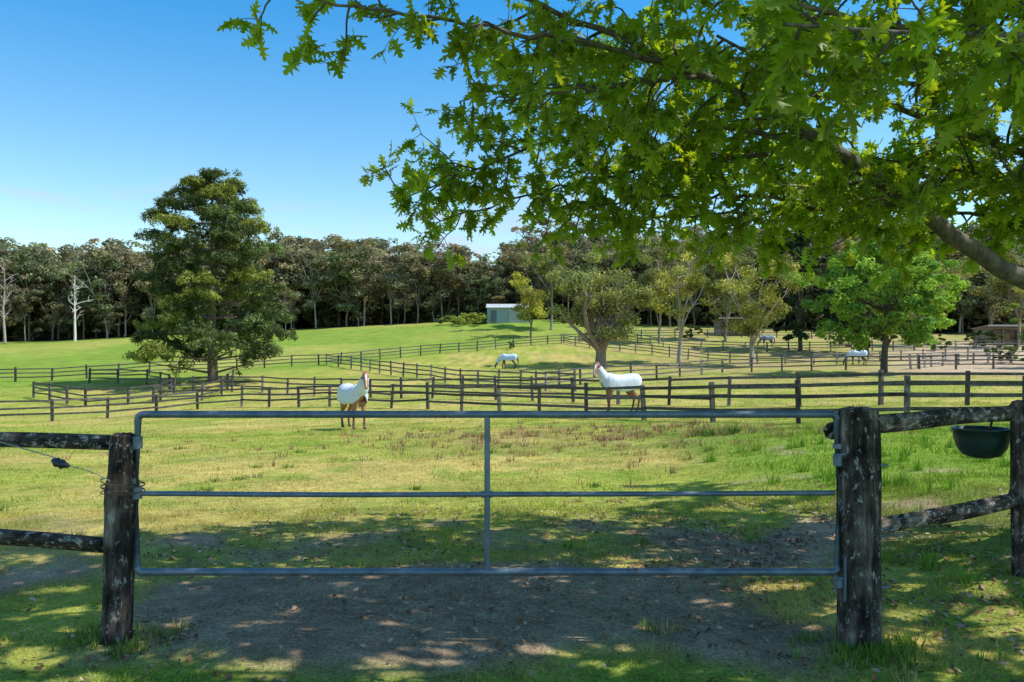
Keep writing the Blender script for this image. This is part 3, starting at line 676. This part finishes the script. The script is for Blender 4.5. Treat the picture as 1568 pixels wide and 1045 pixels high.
def emit(kind,T,Fc):
    Pn,D,Nn,S_,tone=[np.array(q) for q in store[kind]]
    D=nrm(D); print('oak leaves',kind,len(Pn)); k=T.shape[0]
    Sd=nrm(np.cross(D,Nn)); Nn=np.cross(Sd,D); n=len(Pn)
    V=Pn[:,None,:]+S_[:,None,None]*(T[None,:,0:1]*Sd[:,None,:]+T[None,:,1:2]*D[:,None,:]+T[None,:,2:3]*Nn[:,None,:])
    bc=np.array([.185,.30,.035])*tone[:,None]; mv=rng.random((n,1)); bc=bc*(1-mv*.4)+np.array([.36,.40,.035])*mv*.4
    ol.add(V.reshape(-1,3),(Fc[None]+k*np.arange(n)[:,None,None]).reshape(-1,Fc.shape[1]),np.repeat(bc,k,0))
emit(0,LT,LF)
emit(1,np.array([(0,0,0),(.3,.35,-.08),(.22,.75,-.08),(0,1,-.1),(-.22,.75,-.08),(-.3,.35,-.08)]),np.array([[0,1,2,3],[0,3,4,5]]))
ob.build('trunk_and_branches',[M_bark],oak); ol.build('leaves',[M_oak],oak)

# ---------------------------------------------------------------- horses
def horse(name,x,y,heading,pose,rugc,coat,hyaw=0,blaze=True,step=0.):
    e=empty(name,(x,y,G(x,y)-.005)); e.rotation_euler=(0,0,heading)
    if pose=='alert':
        nk=[(.60,0,1.36,.19),(.76,0,1.60,.135),(.90,0,1.84,.09)]
        hd=[(.09,0,.0,.095),(.20,0,-.14,.088),(.32,0,-.32,.062),(.38,0,-.44,.058)]
    else:
        nk=[(.68,0,1.16,.2),(.96,0,.82,.14),(1.16,0,.50,.10)]
        hd=[(.06,0,-.07,.10),(.10,0,-.18,.088),(.13,0,-.33,.062),(.14,0,-.42,.056)]
    poll=np.array(nk[-1][:3]); cy,sy=math.cos(hyaw),math.sin(hyaw)
    H=[(poll[0]+a*cy-b*sy,poll[1]+a*sy+b*cy,poll[2]+c,r) for a,b,c,r in hd]
    v=[(-.45,0,1.27,.25),(-.05,0,1.21,.27),(.32,0,1.20,.27)]+nk+H+[(-.72,0,1.24,.19)]
    E=[(0,1),(1,2),(2,3),(3,4),(4,5),(5,6),(6,7),(7,8),(8,9),(0,10)]
    def chain(root,L):
        p=root
        for q in L: v.append(q); E.append((p,len(v)-1)); p=len(v)-1
    for s in (-1,1):
        f=step*s
        chain(2,[(.40,.14*s,.98,.12),(.39+f*.3,.155*s,.76,.085),(.42+f,.155*s,.48,.058),(.41+f*1.15,.155*s,.36,.04),(.40+f*1.2,.155*s,.16,.044),(.45+f*1.3,.155*s,.06,.055),(.46+f*1.3,.155*s,.02,.062)])
        chain(0,[(-.55,.13*s,1.0,.16),(-.44-f*.3,.15*s,.82,.115),(-.62-f*.7,.155*s,.66,.075),(-.76-f,.155*s,.52,.058),(-.74-f,.155*s,.38,.042),(-.70-f,.155*s,.17,.045),(-.65-f,.155*s,.06,.055),(-.64-f,.155*s,.02,.062)])
        u_=np.array([-.03,.065*s,.16]) if pose=='alert' else np.array([-.10,.065*s,.1])
        q=poll+np.array([u_[0]*cy-u_[1]*sy,u_[0]*sy+u_[1]*cy,u_[2]])
        mid=poll+(q-poll)*.6
        chain(5,[(mid[0],mid[1],mid[2],.034),(q[0],q[1],q[2],.012)])
    chain(10,[(-.92,0,1.24,.05),(-1.0,0,1.02,.07),(-1.02,0,.68,.065),(-1.0,0,.42,.03)])
    me=bpy.data.meshes.new('body'); me.from_pydata([q[:3] for q in v],E,[]); me.update()
    o=bpy.data.objects.new('body',me); link(o,e)
    md=o.modifiers.new('Skin','SKIN'); 
    for k,q in enumerate(v): me.skin_vertices[0].data[k].radius=(q[3],q[3]); 
    me.skin_vertices[0].data[0].use_root=True
    md.use_smooth_shade=True
    s=o.modifiers.new('Sub','SUBSURF'); s.levels=2; s.render_levels=2
    mc,nt,nd,lk=newmat('coat'); p=N(nt,'ShaderNodeBsdfPrincipled'); p.inputs['Roughness'].default_value=.55
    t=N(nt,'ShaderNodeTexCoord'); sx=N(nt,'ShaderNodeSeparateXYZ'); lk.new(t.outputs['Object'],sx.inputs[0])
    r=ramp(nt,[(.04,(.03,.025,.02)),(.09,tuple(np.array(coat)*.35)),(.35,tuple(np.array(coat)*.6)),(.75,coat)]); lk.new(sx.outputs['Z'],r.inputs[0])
    nz=noise(nt,7,4,t.outputs['Object']); rr=ramp(nt,[(.3,(.8,.8,.8)),(.7,(1.2,1.2,1.2))]); lk.new(nz.outputs['Fac'],rr.inputs[0])
    lk.new(mixc(nt,1.,r.outputs[0],rr.outputs[0],'MULTIPLY'),p.inputs['Base Color'])
    oo=N(nt,'ShaderNodeOutputMaterial'); lk.new(p.outputs[0],oo.inputs[0]); me.materials.append(mc)
    # rug
    m=MB(); st=[(-.93,.10,1.38,1.12),(-.88,.21,1.46,1.02),(-.76,.29,1.51,.93),(-.55,.325,1.53,.87),(-.2,.315,1.475,.85),(.1,.315,1.48,.85),(.33,.315,1.54,.87),(.50,.27,1.55,.92),(.62,.20,1.50,1.0),(.70,.13,1.42,1.08)]
    if pose!='alert': st[-2:]=[(.66,.22,1.40,.9),(.76,.12,1.28,.98)]
    K=np.array(st); nn=40; xx=np.linspace(K[0,0],K[-1,0],nn); V=[]
    for k,xq in enumerate(xx):
        w,zt_,hm=[np.interp(xq,K[:,0],K[:,c]) for c in (1,2,3)]
        for j in range(21):
            u=j/10-1
            if abs(u)<.6: a_=u/.6*math.pi/2; yy=w*math.sin(a_); zz=zt_-.28*(1-math.cos(a_))
            else: f=(abs(u)-.6)/.4; yy=math.copysign(w*(1-.06*f*f+.045*math.sin(xq*15+f)*f),u); zz=(zt_-.28)+(hm-(zt_-.28))*f+.02*math.sin(xq*9)*f
            V.append((xq+.01*math.sin(u*9),yy,zz+.006*math.sin(xq*22+u*5)))
    i=np.arange(nn*21).reshape(nn,21); m.add(V,np.stack([i[:-1,:-1],i[1:,:-1],i[1:,1:],i[:-1,1:]],-1).reshape(-1,4),rugc,0,True)
    for q in (0,nn-1):
        ring=np.array(V)[q*21:(q+1)*21]; c=ring.mean(0)+np.array([-.04 if q==0 else .04,0,0]); 
        m.add(np.vstack([ring,c]),[[21,a_,a_+1] for a_ in range(20)],rugc,0,True)
    NP=[(K[-1,0]-.34,0,1.28,.23)]+[(q[0],q[1],q[2],q[3]+.022) for q in nk]
    PP=np.array([q[:3] for q in NP]); t_=np.linspace(0,1,4); tt=np.linspace(0,.88,16)
    tube(m,np.stack([np.interp(tt,t_,PP[:,c]) for c in range(3)],1),np.interp(tt,t_,[q[3] for q in NP])*(1+.03*np.sin(tt*40)),20,rugc,0)
    ro=m.build('rug',[M_rug],e); sd=ro.modifiers.new('S','SOLIDIFY'); sd.thickness=.012
    m=MB(); h0,h1,h2,h3=[np.array(q[:3]) for q in H]
    fwd=np.array([cy,sy,0]); sidev=np.array([-sy,cy,0])
    for s in (-1,1):
        c=(h0*.5+h1*.5)+sidev*.078*s+fwd*.03+[0,0,.02]; tube(m,[c-[0,0,.02],c-[0,0,.008],c+[0,0,.008],c+[0,0,.02]],[.004,.018,.018,.004],8,(.006,.005,.005))
        c=h3+sidev*.026*s+fwd*.030+[0,0,.01]; tube(m,[c-[0,0,.012],c,c+[0,0,.012]],[.003,.012,.003],6,(.01,.008,.008))
    if blaze:
        T=nrm(h2-h0); nf=nrm(np.cross(sidev,T)); nf=nf*(1 if nf@fwd>0 else -1)
        P=[h0+nf*.088,h0*.5+h1*.5+nf*.088,h1+nf*.082,h2+nf*.06,h2*.3+h3*.7+nf*.054]; w=[.022,.032,.03,.022,.026]; V=[]
        for p_,w_ in zip(P,w): V+=[p_-sidev*w_-nf*.014,p_+nf*.003,p_+sidev*w_-nf*.014]
        F=[];
        for k in range(4): F+=[[3*k,3*k+1,3*k+4,3*k+3],[3*k+1,3*k+2,3*k+5,3*k+4]]
        m.add(V,F,(.75,.72,.7))
    m.build('face_details',[M_coat],e)
    return e
horse('horse',-5.35,27,math.radians(-55),'alert',(.66,.70,.76),(.36,.16,.08),math.radians(-20),step=.07)
horse('horse',4.15,31.0,math.radians(196),'alert',(.66,.70,.76),(.30,.13,.07),math.radians(50),step=.04)
horse('horse',-.4,79,math.radians(170),'graze',(.50,.64,.80),(.07,.04,.03),0,False,.08)
horse('horse',33.3,104,math.radians(185),'graze',(.26,.33,.42),(.05,.035,.03),0,False,.05)
horse('horse',33.8,78,math.radians(172),'graze',(.55,.66,.80),(.06,.035,.025),0,False,.05)

# ---------------------------------------------------------------- light, sky, camera
az=math.radians(99); el=math.radians(54)
sv=Vector((math.sin(az)*math.cos(el),math.cos(az)*math.cos(el),math.sin(el)))
sl=bpy.data.lights.new('sun','SUN'); sl.energy=5.0; sl.angle=math.radians(.53); sl.color=(1,.955,.88)
so=bpy.data.objects.new('sun',sl); so.rotation_euler=sv.to_track_quat('Z','Y').to_euler(); link(so)
wd=bpy.data.worlds.new('World'); sc.world=wd; wd.use_nodes=True; nt=wd.node_tree; nt.nodes.clear()
sky=N(nt,'ShaderNodeTexSky',sky_type='NISHITA'); sky.sun_disc=False; sky.sun_elevation=el; sky.sun_rotation=az; sky.altitude=300; sky.air_density=1.0; sky.dust_density=.6; sky.ozone_density=2.0
hs=N(nt,'ShaderNodeHueSaturation'); hs.inputs['Saturation'].default_value=1.1; nt.links.new(sky.outputs[0],hs.inputs['Color'])
tc=N(nt,'ShaderNodeTexCoord'); mp=N(nt,'ShaderNodeMapping'); mp.inputs['Scale'].default_value=(3,3,16); nt.links.new(tc.outputs['Generated'],mp.inputs[0])
sx=N(nt,'ShaderNodeSeparateXYZ'); nt.links.new(tc.outputs['Generated'],sx.inputs[0])
gr=ramp(nt,[(0,(1.8,1.6,1.35)),(.13,(1.55,1.62,1.4)),(.40,(.38,1.3,1.6)),(1,(1.15,1.25,1.35))]); nt.links.new(sx.outputs['Z'],gr.inputs[0])
skc=mixc(nt,1.0,hs.outputs[0],gr.outputs[0],'MULTIPLY')
cn=noise(nt,1.6,7,mp.outputs[0],.6); cr=ramp(nt,[(.54,(0,0,0)),(.72,(1,1,1))]); nt.links.new(cn.outputs['Fac'],cr.inputs[0])
er=ramp(nt,[(.0,(1,1,1)),(.15,(.8,.8,.8)),(.23,(0,0,0))]); nt.links.new(sx.outputs['Z'],er.inputs[0])
ml=N(nt,'ShaderNodeMath',operation='MULTIPLY'); nt.links.new(cr.outputs[0],ml.inputs[0]); nt.links.new(er.outputs[0],ml.inputs[1])
cc=mixc(nt,ml.outputs[0],skc,(4.6,4.9,5.9))
bg=N(nt,'ShaderNodeBackground'); bg.inputs['Strength'].default_value=.145; nt.links.new(cc,bg.inputs['Color'])
wo=N(nt,'ShaderNodeOutputWorld'); nt.links.new(bg.outputs[0],wo.inputs[0])
cam=bpy.data.cameras.new('camera'); cam.lens=28; cam.sensor_width=36; cam.clip_end=5000; cam.clip_start=.05
co=bpy.data.objects.new('camera',cam); co.location=(0,0,1.65); co.rotation_euler=(math.radians(90.82),0,0); link(co); sc.camera=co
